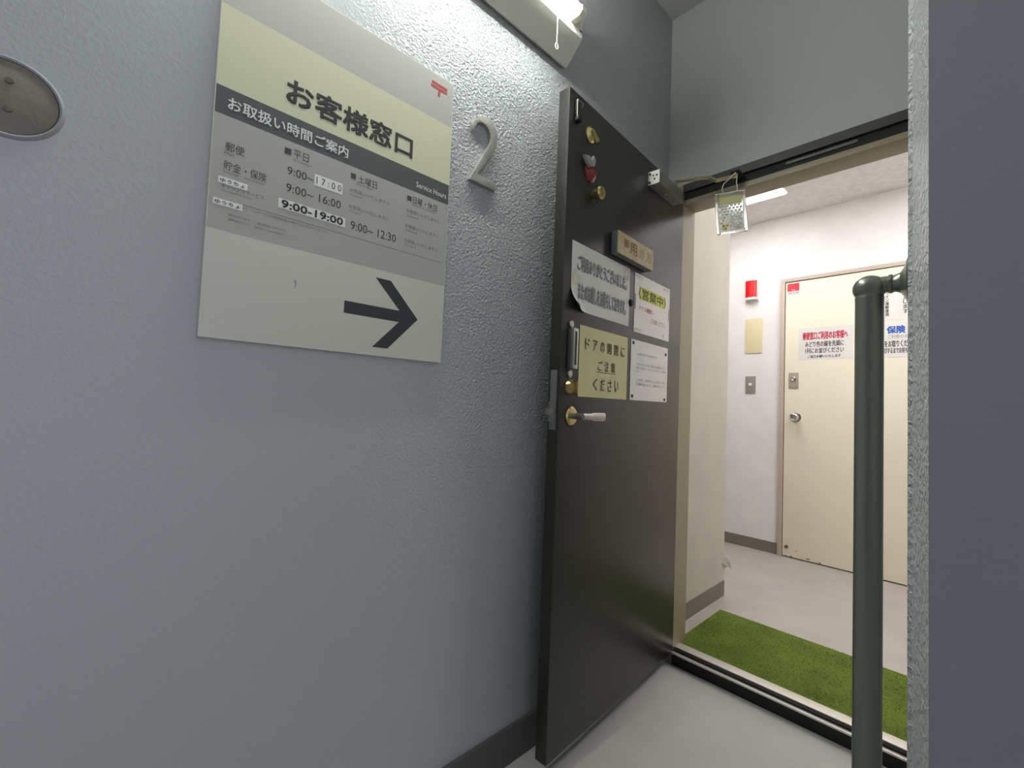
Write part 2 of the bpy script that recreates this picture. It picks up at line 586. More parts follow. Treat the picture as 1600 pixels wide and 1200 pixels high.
# red security sticker
Q = (uv(1230.5, 450)[0], uv(1249, 450)[0], uv(1240, 461)[1], uv(1240, 443)[1])
st = notice('security_sticker', 'small red and white sticker at the top left corner of the cream door', BW, Q, N2, M_PAPER, 'sticker')
R = rows(BW, *Q)
MB().plane(BW, *R(0, 1, 0, 0.66), N2 + 0.0009).build('red_panel', mat('sticker_red', (214, 44, 58), 0.5), st, smooth=0)
MB().text(BW, 'SECOM', *R(0.06, 0.94, 0.72, 0.92), N2 + 0.0012).build('lettering', M_GREYINK, st, smooth=0)
MB().plane(BW, *R(0.33, 0.68, 0.50, 0.60), N2 + 0.0012).build('pale_mark', mat('sticker_pink', (240, 140, 150), 0.5), st, smooth=0)

# ------------------------------------------------------------------ fittings on the white wall
al = thing('alarm_lamp', 'red alarm lamp on the white wall left of the cream door', 'alarm lamp', BW.p(-1.26, 2.05, 0))
MB().box(BW, -1.300, -1.206, 1.962, 2.140, 0, 0.010, bev=0.003).build('base_plate', M_WHITEP, al)
lo, hi = BW.at(1166, 469, 0.03), BW.at(1181.5, 441, 0.03)
half = [(math.cos(math.pi * k / 12), math.sin(math.pi * k / 12)) for k in range(13)]
uc, ur = -1.250, 0.040
TOPF = Frame(BW.p(0, 0, 0), (1, 0, 0), (0, -1, 0))          # plan view of the wall fittings: v out of the wall, n = -z
body = [(uc - ur, 0.008), (uc + ur, 0.008)] + [(uc + ur * a, 0.034 + 0.020 * b) for a, b in half]
MB().prism(TOPF, body, -2.128, -1.972).build('housing', M_WHITEP, al)
lens = [(uc + (ur + 0.0015) * a, 0.034 + 0.022 * b) for a, b in half]
MB().prism(TOPF, lens, -2.119, -1.990).build('lens', mat('red_lens', (226, 30, 34), 0.25), al)
o = MB().box(BW, BW.at(1164.5, 525)[0], BW.at(1191.5, 525)[0], BW.at(1178, 552)[1], BW.at(1178, 498)[1], 0, 0.006, bev=0.002).build('blank_plate', mat('cream_plate', (222, 210, 168), 0.5), base=BW.p(-1.24, 1.56, 0))
tag(o, 'plain cream cover plate under the red alarm lamp', 'wall plate')
s0, s1 = BW.at(1165, 614.5), BW.at(1181, 588)
sw = thing('light_switch', 'grey light switch under the cream cover plate', 'light switch', BW.p((s0[0] + s1[0]) / 2, s0[1], 0))
MB().box(BW, s0[0], s1[0], s0[1], s1[1], 0, 0.007, bev=0.002).build('switch_plate', mat('switch_grey', (162, 152, 146), 0.4, 0.3), sw)
um, vm = (s0[0] + s1[0]) / 2, (s0[1] + s1[1]) / 2
MB().box(BW, um - 0.013, um + 0.011, vm - 0.006, vm + 0.014, 0.007, 0.011, bev=0.001).build('rocker', M_WHITEP, sw)

# ceiling panel of the room
CF = Frame((0, 0, ZCI), (1, 0, 0), (0, -1, 0))               # ceiling face seen from below, n = -z
for xa, lab in ((-1.52, 'bright ceiling panel lamp seen beyond the doorway, above the red alarm lamp'), (-0.20, 'second ceiling panel lamp of the room, behind the right wall end')):
    pl = thing('ceiling_light', lab, 'ceiling lamp', (xa + 0.31, 2.7, ZCI), 'ceiling panel lamps of the room')
    MB().box(CF, xa, xa + 0.625, -3.325, -2.09, 0, 0.008, bev=0.002).build('frame', M_WHITEP, pl)
    MB().box(CF, xa + 0.015, xa + 0.610, -3.310, -2.105, 0.008, 0.012).build('diffuser', mat('lit_diffuser', (255, 250, 244), 0.5, emit=((252, 251, 255), PANEL_POWER)), pl)

# ------------------------------------------------------------------ green mat and paper scrap
FR = Frame((0, 0, ZI), (1, 0, 0), (0, 1, 0))
mb = MB()
pts = [(-0.912, 1.962), (-0.14, 1.962), (-0.14, 2.43), (-0.947, 2.43)]
mb.prism(FR, [(-0.921, 1.947), (-0.13, 1.947), (-0.13, 2.435), (-0.945, 2.435), (-0.945, 2.003), (-0.921, 2.003)], 0, 0.006)
green = mat('green_turf', (112, 134, 40), 0.9, bump=(420, 0.9, 0.006), mottle=(9, 0.18, (92, 114, 28)))
mt = mb.build('entrance_mat', green, base=(-0.5, 2.2, ZI), smooth=0)
tag(mt, 'green artificial turf mat on the room floor behind the steel sill', 'mat')
# blades: one mesh of short tufts on the mat
g = MB()
b = bmesh.new()
for k in range(9000):
    x = random.uniform(-0.938, -0.135)
    y = random.uniform(1.955 if x > -0.918 else 2.008, 2.43)
    a = random.uniform(0, math.pi)
    h = random.uniform(0.002, 0.006)
    wd = 0.0016
    dx, dy = math.cos(a) * wd, math.sin(a) * wd
    lx, ly = random.uniform(-.005, .005), random.uniform(-.005, .005)
    v1 = b.verts.new((x - dx, y - dy, ZI + 0.005))
    v2 = b.verts.new((x + dx, y + dy, ZI + 0.005))
    v3 = b.verts.new((x + lx, y + ly, ZI + 0.006 + h))
    b.faces.new((v1, v2, v3))
g._merge(b, mat('turf_blade', (120, 144, 42), 0.85, mottle=(9, 0.18, (98, 122, 32))))
tag(g.build('turf_pile', None, mt, smooth=0), kind='stuff')
p = on_x(1131, 873, -1.013)
s_ = MB()
sc = bmesh.new()
vs = [sc.verts.new(v) for v in ((-1.0135, 2.630, 0.285), (-1.000, 2.650, 0.275), (-1.013, 2.612, 0.245), (-0.992, 2.648, 0.225), (-0.978, 2.652, 0.240), (-0.975, 2.655, 0.212), (-1.012, 2.640, 0.205))]
for q in ((0, 1, 3, 2), (1, 4, 5, 3), (2, 3, 6)):
    sc.faces.new([vs[k] for k in q])
bmesh.ops.solidify(sc, geom=sc.faces[:], thickness=0.0012)
s_._merge(sc)
tag(s_.build('paper_scrap', M_WHITEP, base=p, smooth=0), 'small torn white scrap sticking out from the cream wall corner', 'scrap')

# ------------------------------------------------------------------ dark open door
rho, az = 1.325, -0.860
yf_ = rho / math.sqrt(1 + az * az)
FREE = np.array([az * yf_, yf_, 0.0])
HINGE = np.array([JL + 0.004, YF - 0.004, 0.0])
DZ0, DZ1 = 0.056, CAM_H + 0.7348 * rho
DF = Frame((FREE[0], FREE[1], 0), HINGE - FREE, (0, 0, 1))
DL = float(np.linalg.norm(HINGE - FREE))
d1 = thing('door_1', 'dark bronze metal door standing open against the blue grey wall', 'door', DF.p(DL / 2, DZ0), kind='structure')
MB().box(DF, 0, DL, DZ0, DZ1, -0.040, 0, bev=0.0015).build('leaf', M_DOOR, d1)
hg = MB()
for z in (0.35, 1.75):
    hg.lathe(DF.p(DL + 0.004, z, -0.012), (0, 0, 1), [(-0.05, 0.007), (0.05, 0.007)], seg=12)
hg.build('hinge', M_BLACKF, d1)
# latch face plate on the free edge
EF = Frame(DF.p(0, 0, 0), -DF.n, (0, 0, 1))                    # free edge seen from the passage: u runs to the back of the door
EF = Frame(DF.p(0, 0, -0.040), DF.n, (0, 0, 1))               # u 0..0.04 from back to front, n = -u of the door
zt = EF.at(866, 578)[1]
zm = EF.at(860, 630)[1]
zb = EF.at(860, 671)[1]
fp = MB().box(EF, 0.008, 0.032, zb, zt, 0.0, 0.0025, bev=0.0008).build('latch_plate', mat('plate_grey', (140, 142, 140), 0.4, 0.7), d1)
MB().box(EF, 0.006, 0.030, zm - 0.055, zm + 0.005, 0.0025, 0.006, bev=0.001).build('strike_case', M_SATIN, fp)
lv = EF.at(858, 643)[1]
MB().prism(EF, [(0.006, lv - 0.012), (0.020, lv - 0.012), (0.020, lv + 0.010), (0.006, lv + 0.010)], 0.006, 0.024, bev=0.004).build('latch_bolt', M_SATIN, fp)


def dpos(px, py, n=0.0):
    return DF.at(px, py, n)


# lever handle
lu, lz = dpos(893.5, 650, 0.004)
h = MB().lathe(DF.p(lu, lz, 0), DF.n, [(0, 0.029), (0.003, 0.029), (0.007, 0.025), (0.008, 0.012), (0.008, 0)]).build('handle_rose', M_BRASS, d1)
NE = 0.052
lv_ = MB()
lv_.lathe(DF.p(lu, lz, 0.007), DF.n, [(0, 0.0095), (0.040, 0.0095)], seg=20)
lend = dpos(947.5, 652, NE)
b = bmesh.new()
prev = None
n_sec = 10
for i in range(n_sec + 1):
    t = i / n_sec
    u = lu - 0.004 + (lend[0] - lu + 0.004) * t
    v = lz + (lend[1] - lz) * t
    hh = 0.0105 if t < 0.4 else 0.0105 + 0.0035 * min(1, (t - 0.4) / 0.15)
    ww = 0.0095 if t < 0.4 else 0.0065
    ring = [b.verts.new(DF.p(u, v + hh * math.sin(a), NE - 0.008 + ww * math.cos(a))) for a in (2 * math.pi * (k + .5) / 8 for k in range(8))]
    if prev:
        for k in range(8):
            b.faces.new((prev[k], prev[(k + 1) % 8], ring[(k + 1) % 8], ring[k]))
    else:
        b.faces.new(ring)
    prev = ring
b.faces.new(prev)
bmesh.ops.recalc_face_normals(b, faces=b.faces[:])
lv_._merge(b)
lv_.build('lever', M_SATIN, h)
# thumb turn
tu, tz = dpos(892, 605, 0.006)
tt = MB().lathe(DF.p(tu, tz, 0), DF.n, [(0, 0.024), (0.006, 0.023), (0.016, 0.017), (0.018, 0)]).build('thumb_turn', M_BRASS, d1)
MB().box(DF, tu - 0.005, tu + 0.005, tz - 0.019, tz + 0.019, 0.016, 0.034, bev=0.002).build('turn_piece', M_BRASS, tt)
# tall surface guard beside the cream paper
g0, g1 = dpos(895, 513, 0.012), dpos(897, 577, 0.012)
gu = dpos(899, 545, 0.022)[0]
gd = MB().box(DF, gu - 0.013, gu + 0.013, g1[1], g0[1], 0.002, 0.024, bev=0.003).build('surface_lock', M_SATIN, d1)
MB().box(DF, gu - 0.0045, gu + 0.0045, g1[1] + 0.012, g0[1] - 0.010, 0.0235, 0.0247, bev=0.0004).build('slot', M_RUBBER, gd)
for zz in (g0[1] + 0.014, g1[1] - 0.014):
    e = MB().lathe(DF.p(gu, zz, 0), DF.n, [(0, 0.012), (0.006, 0.012), (0.008, 0.009), (0.008, 0)], seg=20).build('screw_eye', M_SATIN, gd)
# top hardware: bracket, brass guard, brass bell
b0, b1 = dpos(902, 155, 0.008), dpos(911, 196, 0.008)
br = MB()
br.tube([DF.p(b0[0] + 0.028, b0[1] - 0.012, 0.010), DF.p(b0[0] + 0.028, b0[1], 0.010), DF.p(b0[0], b0[1], 0.010), DF.p(b0[0], b1[1] + 0.010, 0.010), DF.p(b0[0] + 0.010, b1[1], 0.010)], 0.0013, M_SATIN, seg=8)
br.box(DF, b0[0] - 0.001, b0[0] + 0.028, b1[1] + 0.018, b0[1], 0.0, 0.010, M_DOOR, bev=0.002)
br.box(DF, b0[0] - 0.001, b0[0] + 0.020, b1[1], b1[1] + 0.014, 0.0, 0.016, M_RUBBER, bev=0.002)
br.build('latch_bracket', None, d1)
pu, pz = dpos(925, 210, 0.008)
pk = MB().lathe(DF.p(pu, pz, 0), DF.n, [(0, 0.026), (0.004, 0.026), (0.010, 0.019), (0.014, 0.016), (0.014, 0.008), (0.008, 0.006), (0.008, 0)]).build('peephole', M_BRASS, d1)
MB().prism(DF, [(pu + 0.010, pz + 0.008), (pu + 0.036, pz - 0.006), (pu + 0.016, pz - 0.024), (pu + 0.006, pz - 0.018)], 0.012, 0.016).build('cover_flap', M_BRASS, pk)
eu2, ez2 = dpos(930, 304, 0.012)
MB().lathe(DF.p(eu2, ez2, 0), DF.n, [(0, 0.012), (0.010, 0.012), (0.014, 0.019), (0.034, 0.021), (0.040, 0.017), (0.041, 0.011), (0.036, 0.009), (0.036, 0)]).build('door_bumper', M_BRASS, d1)
# red and clear plastic hook stuck on the door
ku2, kz2 = dpos(925, 262, 0.015)
hk = thing('plastic_hook', 'dark red and clear plastic hook under the brass peephole', 'hook', DF.p(ku2, kz2, 0))
rd = mat('dark_red_plastic', (120, 22, 36), 0.25)
cl = mat('smoky_clear_plastic', (150, 148, 150), 0.3)
MB().lathe(DF.p(ku2 + 0.010, kz2 - 0.012, 0), DF.n, [(0, 0.030), (0.006, 0.028), (0.018, 0.014), (0.022, 0)], seg=20).build('suction_cup', rd, hk)
MB().prism(DF, [(ku2 - 0.048, kz2 + 0.022), (ku2 - 0.020, kz2 + 0.030), (ku2 - 0.006, kz2 + 0.022), (ku2 + 0.004, kz2 + 0.040), (ku2 + 0.016, kz2 + 0.030), (ku2 + 0.010, kz2 + 0.006), (ku2 - 0.012, kz2 - 0.004), (ku2 - 0.030, kz2 + 0.004)], 0.010, 0.020, bev=0.004).build('bow', cl, hk)

# ---- papers and plate on the dark door
NP = 0.0008


def dquad(tl, tr, br_, bl, n=NP):
    A = [dpos(*q, n) for q in (tl, tr, br_, bl)]
    return ((A[0][0] + A[3][0]) / 2, (A[1][0] + A[2][0]) / 2, (A[2][1] + A[3][1]) / 2, (A[0][1] + A[1][1]) / 2)


# thank-you notice with a curled corner
Q = dquad((894, 376), (984.5, 418.5), (982, 511.5), (891, 480))
u0, u1, v0, v1 = Q
nt_ = thing('thank_you_notice', 'white notice with two rows of grey outlined writing and a curling corner', 'notice', DF.p((u0 + u1) / 2, v0, 0))
b = bmesh.new()
nx, ny = 44, 36
CR = 0.055                                            # the lower left corner rolls off the door
wdir = np.array([-0.62, -0.78])
corner = np.array([u0, v0])
grid = [[None] * (ny + 1) for _ in range(nx + 1)]
for i in range(nx + 1):
    for j in range(ny + 1):
        q_ = np.array([u0 + (u1 - u0) * i / nx, v0 + (v1 - v0) * j / ny])
        sdist = float((q_ - corner) @ wdir) + 0.062
        n = 0.0012
        if sdist > 0:
            th = sdist / CR
            q_ = q_ + wdir * (CR * math.sin(th) - sdist)
            n += CR * (1 - math.cos(th))
        grid[i][j] = b.verts.new(DF.p(q_[0], q_[1], n))
for i in range(nx):
    for j in range(ny):
        b.faces.new((grid[i][j], grid[i + 1][j], grid[i + 1][j + 1], grid[i][j + 1]))
g = MB()
g._merge(b)
g.build('sheet', M_PAPER, nt_, smooth=80)
R = rows(DF, *Q)
NT = 0.0024
MB().text(DF, 'ご利用ありがとうございました。', *R(0.08, 0.93, 0.17, 0.41), NT, bold=0.022).build('lettering', mat('mid_grey_ink', (142, 142, 142), 0.7), nt_, smooth=0)
MB().text(DF, 'またのお越しをお待ちしております。', *R(0.10, 0.93, 0.57, 0.84), NT, bold=0.022).build('lettering', mat('mid_grey_ink', (142, 142, 142), 0.7), nt_, smooth=0)


def flower(mbx, cu_, cv_, r, n):
    for k in range(5):
        a = math.pi / 2 + k * 2 * math.pi / 5
        pu_, pv_ = cu_ + math.cos(a) * r * 0.58, cv_ + math.sin(a) * r * 0.58
        mbx.prism(DF, [(pu_ + math.cos(t) * r * 0.36, pv_ + math.sin(t) * r * 0.36) for t in (j * math.pi / 5 for j in range(10))], n, n)


f = MB()
flower(f, u0 + 0.022, v0 + (v1 - v0) * 0.47, 0.026, 0.0019)
f.build('yellow_flower', mat('pale_yellow_print', (214, 210, 184), 0.7), nt_, smooth=0)
f = MB()
flower(f, u1 - 0.026, v1 - 0.026, 0.030, 0.0019)
f.build('pink_flower', mat('pale_pink_print', (214, 200, 200), 0.7), nt_, smooth=0)

# open-for-business notice
Q = dquad((992, 426), (1047, 452), (1044, 534), (990, 518))
nt_ = notice('open_notice', 'white notice with a yellow green highlighted heading, near the hinge side', DF, Q, NP, M_PAPERF)
R = rows(DF, *Q)
MB().plane(DF, *R(0.12, 0.86, 0.20, 0.42), NP + 0.0009).build('highlight', mat('highlighter_yellow', (214, 212, 92), 0.6), nt_, smooth=0)
MB().text(DF, '（営業中）', *R(0.11, 0.87, 0.215, 0.405), NP + 0.0014, bold=0.01).build('green_heading', mat('olive_ink', (92, 108, 46), 0.7), nt_, smooth=0)
MB().text(DF, 'ドアの開閉に', *R(0.13, 0.52, 0.53, 0.61), NP + 0.0014).build('red_lettering', M_PINKRED, nt_, smooth=0)
MB().text(DF, 'ご注意ください。', *R(0.44, 0.88, 0.68, 0.77), NP + 0.0014).build('red_lettering', M_PINKRED, nt_, smooth=0)
for a, b_, c_, d_ in ((0.03, 0.20, 0.035, 0.07), (0.80, 0.97, 0.035, 0.07), (0.03, 0.20, 0.935, 0.965), (0.80, 0.84, 0.91, 0.96)):
    t = MB()
    for z0, z1 in ((c_, c_ + 0.006), (d_ - 0.006, d_)):
        t.plane(DF, *R(a, b_, z0, z1), NP + 0.0013)
    t.plane(DF, *R(a, a + 0.012, c_, d_), NP + 0.0013)
    t.build('corner_tape', M_GREYINK, nt_, smooth=0)
for a, b_, c_, d_ in ((0.01, 0.03, 0.36, 0.62), (0.965, 0.985, 0.38, 0.62)):
    MB().plane(DF, *R(a, b_, c_, d_), NP + 0.0013).build('edge_tape', M_GREYINK, nt_, smooth=0)

# cream caution notice
Q = dquad((906, 508), (981, 527), (978, 624), (902.5, 620))
nt_ = notice('caution_notice', 'cream notice with widely spaced black writing, above the lever handle', DF, Q, NP, M_CREAMP)
R = rows(DF, *Q)
t = MB()
for k, ch in enumerate('ドアの開閉に'):
    t.text(DF, ch, *R(0.10 + k * 0.148, 0.10 + k * 0.148 + 0.085, 0.17, 0.33), NP + 0.0014, bold=0.006)
t.build('lettering', mat('soft_black_ink', (78, 74, 62), 0.7), nt_, smooth=0)
t = MB()
for k, ch in enumerate('ください'):
    t.text(DF, ch, *R(0.27 + k * 0.15, 0.27 + k * 0.15 + 0.085, 0.72, 0.90), NP + 0.0014, bold=0.006)
t.build('lettering', mat('soft_black_ink', (78, 74, 62), 0.7), nt_, smooth=0)
t = MB()
for k, ch in enumerate('ご注意'):
    t.text(DF, ch, *R(0.36 + k * 0.135, 0.36 + k * 0.135 + 0.09, 0.45, 0.60), NP + 0.0014, bold=0.012)
t.build('brown_lettering', mat('brown_ink', (124, 92, 72), 0.7), nt_, smooth=0)
MB().plane(DF, *R(0.34, 0.74, 0.615, 0.630), NP + 0.0013).build('underline', M_PALEINK, nt_, smooth=0)

# typed notice, lower right
Q = dquad((986, 530), (1043.5, 544), (1041, 628.5), (983.5, 625))
nt_ = notice('typed_notice', 'white typed notice with faint small print, lowest on the hinge side', DF, Q, NP, M_PAPERF)
R = rows(DF, *Q)
MB().text(DF, 'お客さまへのお知らせ', *R(0.16, 0.68, 0.20, 0.245), NP + 0.0014).build('lettering', M_PALEINK, nt_, smooth=0)
for k, (s, e) in enumerate((('当ビルのドアは、防犯上の理由により', 0.92), ('開けたままにしないでください。ご利用の', 0.95), ('は', 0.20))):
    MB().text(DF, s, *R(0.14, e, 0.37 + k * 0.065, 0.41 + k * 0.065), NP + 0.0014).build('lettering', M_PALEINK, nt_, smooth=0)
for k, (s, e) in enumerate((('ご迷惑を　お掛けいたしますが、何卒', 0.92), ('ご理解のほどよろしくお願いいたします', 0.94))):
    MB().text(DF, s, *R(0.15, e, 0.635 + k * 0.07, 0.68 + k * 0.07), NP + 0.0014).build('lettering', M_PALEINK, nt_, smooth=0)
for a, c_ in ((0.03, 0.03), (0.91, 0.10), (0.03, 0.91), (0.90, 0.93)):
    MB().plane(DF, *R(a, a + 0.05, c_, c_ + 0.05), NP + 0.0014).build('corner_tack', M_BLACK, nt_, smooth=0)

# plate with worn writing
pn = 0.030
A, B_, C_ = dpos(967, 358, pn), dpos(1021, 393, pn), dpos(1021, 424, pn)
u0, u1 = A[0], (B_[0] + C_[0]) / 2
v1, v0 = (A[1] + B_[1]) / 2, C_[1]
v0 = min(v0, dpos(966, 391, pn)[1])
sg = thing('worn_plate', 'thick cream plate with worn brown writing above the white papers', 'sign plate', DF.p((u0 + u1) / 2, v0, 0))
MB().box(DF, u0, u1, v0, v1, 0.002, pn - 0.005, bev=0.003).build('backing', mat('blue_grey_plastic', (112, 126, 128), 0.5), sg)
MB().box(DF, u0, u1, v0, v1, pn - 0.005, pn, bev=0.003).build('face_plate', mat('worn_cream', (208, 192, 158), 0.5, mottle=(26, 0.2, (190, 166, 118))), sg)
w_, h_ = u1 - u0, v1 - v0
MB().text(DF, '御', u0 + 0.14 * w_, u0 + 0.27 * w_, v0 + 0.38 * h_, v0 + 0.80 * h_, pn + 0.0008).build('worn_lettering', mat('worn_brown_ink', (150, 120, 66), 0.7), sg, smooth=0)
MB().text(DF, '用', u0 + 0.30 * w_, u0 + 0.50 * w_, v0 + 0.22 * h_, v0 + 0.78 * h_, pn + 0.0008, bold=0.02).build('worn_lettering', mat('worn_brown_ink', (150, 120, 66), 0.7), sg, smooth=0)
MB().text(DF, 'の', u0 + 0.57 * w_, u0 + 0.71 * w_, v0 + 0.25 * h_, v0 + 0.72 * h_, pn + 0.0008).build('faint_lettering', mat('faint_brown_ink', (176, 156, 116), 0.7), sg, smooth=0)
MB().text(DF, '方', u0 + 0.76 * w_, u0 + 0.92 * w_, v0 + 0.25 * h_, v0 + 0.78 * h_, pn + 0.0008).build('faint_lettering', mat('faint_brown_ink', (176, 156, 116), 0.7), sg, smooth=0)
mu, mv = dpos(986.5, 473, 0.005)
tag(MB().lathe(DF.p(mu, mv, 0), DF.n, [(0, 0.013), (0.007, 0.012), (0.010, 0.008), (0.0105, 0)], seg=24).build('magnet', M_RUBBER, base=DF.p(mu, mv, 0)), 'small round black magnet between the two upper papers', 'magnet')

# ------------------------------------------------------------------ door closer
cp = 0.046
cu0, cz1 = dpos(1013.5, 269, 0.0)
cz0 = dpos(1029.5, 284, cp)[1]
cz1 = dpos(1030, 264, cp)[1]
cu0 = dpos(1030, 272, cp)[0]
cu1 = dpos(1067.5, 318, cp)[0]
cl_ = thing('door_closer', 'grey door closer box with a bent arm, at the top of the dark door', 'door closer', DF.p((cu0 + cu1) / 2, cz0, 0))
MB().box(DF, cu0 + 0.004, cu1, cz0, cz1, 0.0, cp, bev=0.003).build('body', M_GREYM, cl_)
cap = MB().box(DF, cu0, cu0 + 0.004, cz0 - 0.001, cz1 + 0.001, 0.0, cp + 0.001, bev=0.0018).build('end_cap', M_WHITEP, cl_)
ENDF = Frame(DF.p(cu0, 0, 0), DF.n, (0, 0, 1))
hgt = cz1 - cz0
for a, c_, r in ((0.20, 0.80, 0.0045), (0.48, 0.66, 0.0035), (0.80, 0.62, 0.0035), (0.60, 0.36, 0.0035), (0.16, 0.16, 0.0045)):
    MB().lathe(ENDF.p(cp * a, cz0 + hgt * c_, 0.0), ENDF.n, [(-0.001, r), (0.0015, r), (0.002, r * 0.6), (0.002, 0)], seg=12).build('screw', M_BLACK, cap)
MB().lathe(DF.p(cu0 + (cu1 - cu0) * 0.45, cz0, 0.022), (0, 0, -1), [(0, 0.008), (0.003, 0.008), (0.004, 0.005), (0.004, 0)], seg=16).build('valve_screw', M_CHROME, cl_)
za = cz1 + 0.030
pivot = DF.p(cu0 + (cu1 - cu0) * 0.80, cz1, 0.024)
MB().lathe(pivot, (0, 0, 1), [(0, 0.014), (0.02, 0.014), (0.034, 0.011), (0.036, 0)], seg=20).build('pivot', M_GREYM, cl_)


def flatbar(pts, half_w, th, m_name, m, parent):
    """flat bar lying through the points, width level, thickness upright"""
    b = bmesh.new()
    rings = []
    for i, p in enumerate(pts):
        p = Vector(p)
        d = Vector(pts[min(i + 1, len(pts) - 1)]) - Vector(pts[max(i - 1, 0)])
        sd = Vector((-d.y, d.x, 0)).normalized() * half_w
        up = Vector((0, 0, th / 2))
        rings.append([b.verts.new(p + sd + up), b.verts.new(p - sd + up), b.verts.new(p - sd - up), b.verts.new(p + sd - up)])
    for i in range(len(rings) - 1):
        for k in range(4):
            b.faces.new((rings[i][k], rings[i][(k + 1) % 4], rings[i + 1][(k + 1) % 4], rings[i + 1][k]))
    b.faces.new(rings[0])
    b.faces.new(rings[-1])
    bmesh.ops.recalc_face_normals(b, faces=b.faces[:])
    bmesh.ops.bevel(b, geom=b.edges[:], offset=0.0008, segments=1, affect='EDGES')
    g = MB()
    g._merge(b)
    return g.build(m_name, m, parent)


AE = on_y(1149, 275, YF - 0.045)                    # where the arm meets its foot under the lintel
za = AE[2]
P0 = np.array([pivot[0], pivot[1], za])
P1 = on_y(1107, 277, YF - 0.085)
P2 = on_y(1119, 282.5, YF - 0.070)
arm = flatbar([P0, P1, P2, AE], 0.0115, 0.006, 'arm', mat('arm_olive', (150, 144, 118), 0.35, 0.7), cl_)
MB().lathe((AE[0], AE[1], AE[2] - 0.006), (0, 0, 1), [(0, 0.006), (0.016, 0.006), (0.020, 0.0075), (0.028, 0.006), (0.030, 0)], seg=16).build('arm_pin', M_BRASS, arm)
MB().wbox(AE[0] - 0.016, AE[0] + 0.016, AE[1] - 0.012, YF - 0.0005, za + 0.012, za + 0.018, bev=0.001).build('arm_foot', M_BLACKF, cl_)

# ------------------------------------------------------------------ hanging repellent packet
pc = on_y(1143.5, 333, AE[1] - 0.010)
HF = Frame(pc, (0.86, 0.51, 0.09), (-0.08, -0.06, 1.0))
HF = Frame(pc, HF.u, HF.v - HF.u * float(HF.v @ HF.u))
A = [HF.at(*q) for q in ((1116.5, 302), (1164, 300), (1169.7, 361.6), (1120, 366))]
u0, u1 = (A[0][0] + A[3][0]) / 2, (A[1][0] + A[2][0]) / 2
v0, v1 = (A[2][1] + A[3][1]) / 2, (A[0][1] + A[1][1]) / 2
pk = thing('hanging_packet', 'clear plastic packet of silvery beads hanging from the door closer arm', 'hanging packet', pc)
clear = mat('clear_plastic', (238, 240, 236), 0.12, trans=0.92)
rim = MB()
rr_ = 0.008
for q in ((u0, u0 + 0.012, v0, v1), (u1 - 0.012, u1, v0, v1), (u0 + 0.012, u1 - 0.012, v0, v0 + 0.012), (u0 + 0.012, u1 - 0.012, v1 - 0.012, v1)):
    rim.box(HF, *q, -0.009, 0.009, bev=0.004)
rim.box(HF, u0 + 0.010, u1 - 0.010, v0 + 0.010, v1 - 0.010, -0.0015, 0.0, bev=0)
rim.build('case', clear, pk)
ih = v1 - v0
sh = MB()
sh.box(HF, u0 + 0.014, u1 - 0.014, v1 - 0.30 * ih, v1 - 0.014, 0.0, 0.002, M_CREAMP)
sh.build('header_card', mat('olive_card', (170, 166, 126), 0.6), pk)
bd, yb = MB(), MB()
nr, nc = 9, 6
for j in range(nr):
    for i in range(nc):
        a = (i + 0.5 * (j % 2) + 0.25) / nc
        c_ = (j + 0.5) / nr
        uu = u0 + 0.016 + (u1 - u0 - 0.032) * a
        vv = v0 + 0.016 + (0.72 * ih - 0.016) * c_
        if uu > u1 - 0.014:
            continue
        tgt = yb if (a - 0.18) ** 2 + (c_ - 0.12) ** 2 < 0.022 else bd
        tgt.lathe(HF.p(uu, vv, 0), HF.n, [(0, 0.0062), (0.003, 0.0056), (0.0055, 0.0034), (0.0066, 0)], seg=8)
bd.build('beads', mat('silver_bead', (244, 244, 242), 0.35, 0.0, trans=0.45), pk)
yb.build('yellow_beads', mat('yellow_bead', (206, 186, 84), 0.3), pk)
lp = [HF.p(u0 + 0.035, v1, 0.0)] + [HF.p(u0 + 0.035 + a, v1 + c_, 0.004) for a, c_ in ((-0.006, 0.018), (0.002, 0.038), (0.020, 0.052))] + [np.array([AE[0] - 0.004, AE[1] - 0.012, AE[2] + 0.004]), np.array([AE[0] + 0.010, AE[1] - 0.006, AE[2] + 0.002])] + [HF.p(u1 - 0.030 + a, v1 + c_, -0.003) for a, c_ in ((0.002, 0.040), (0.004, 0.016), (0, 0))]
MB().tube(lp, 0.0016, seg=8).build('hanging_loop', M_WHITEP, pk)

# ------------------------------------------------------------------ notice board on the left wall
ST = 0.014
SB = Frame((-1 + ST, 0, 0), (0, 1, 0), (0, 0, 1))
sl = SB.at(308, 525)
sr = SB.at(688, 567.2)
stp = SB.at(710.3, 133)
SU0, SU1 = (sl[0] + SB.at(346, 9)[0]) / 2, (sr[0] + stp[0]) / 2
SV0, SV1 = (sl[1] + sr[1]) / 2, stp[1]
sb = thing('notice_board', 'large grey and cream opening hours board with a black arrow', 'sign board', SB.p((SU0 + SU1) / 2, SV0, -ST))
bm_ = MB()
bm_.box(SB, SU0, SU1, SV0, SV1, -ST, 0, bev=0.0012)
bm_.build('board', mat('board_silver', (208, 205, 192), 0.5), sb)


def vline(p, q):
    return (SB.at(*p)[1] + SB.at(*q)[1]) / 2


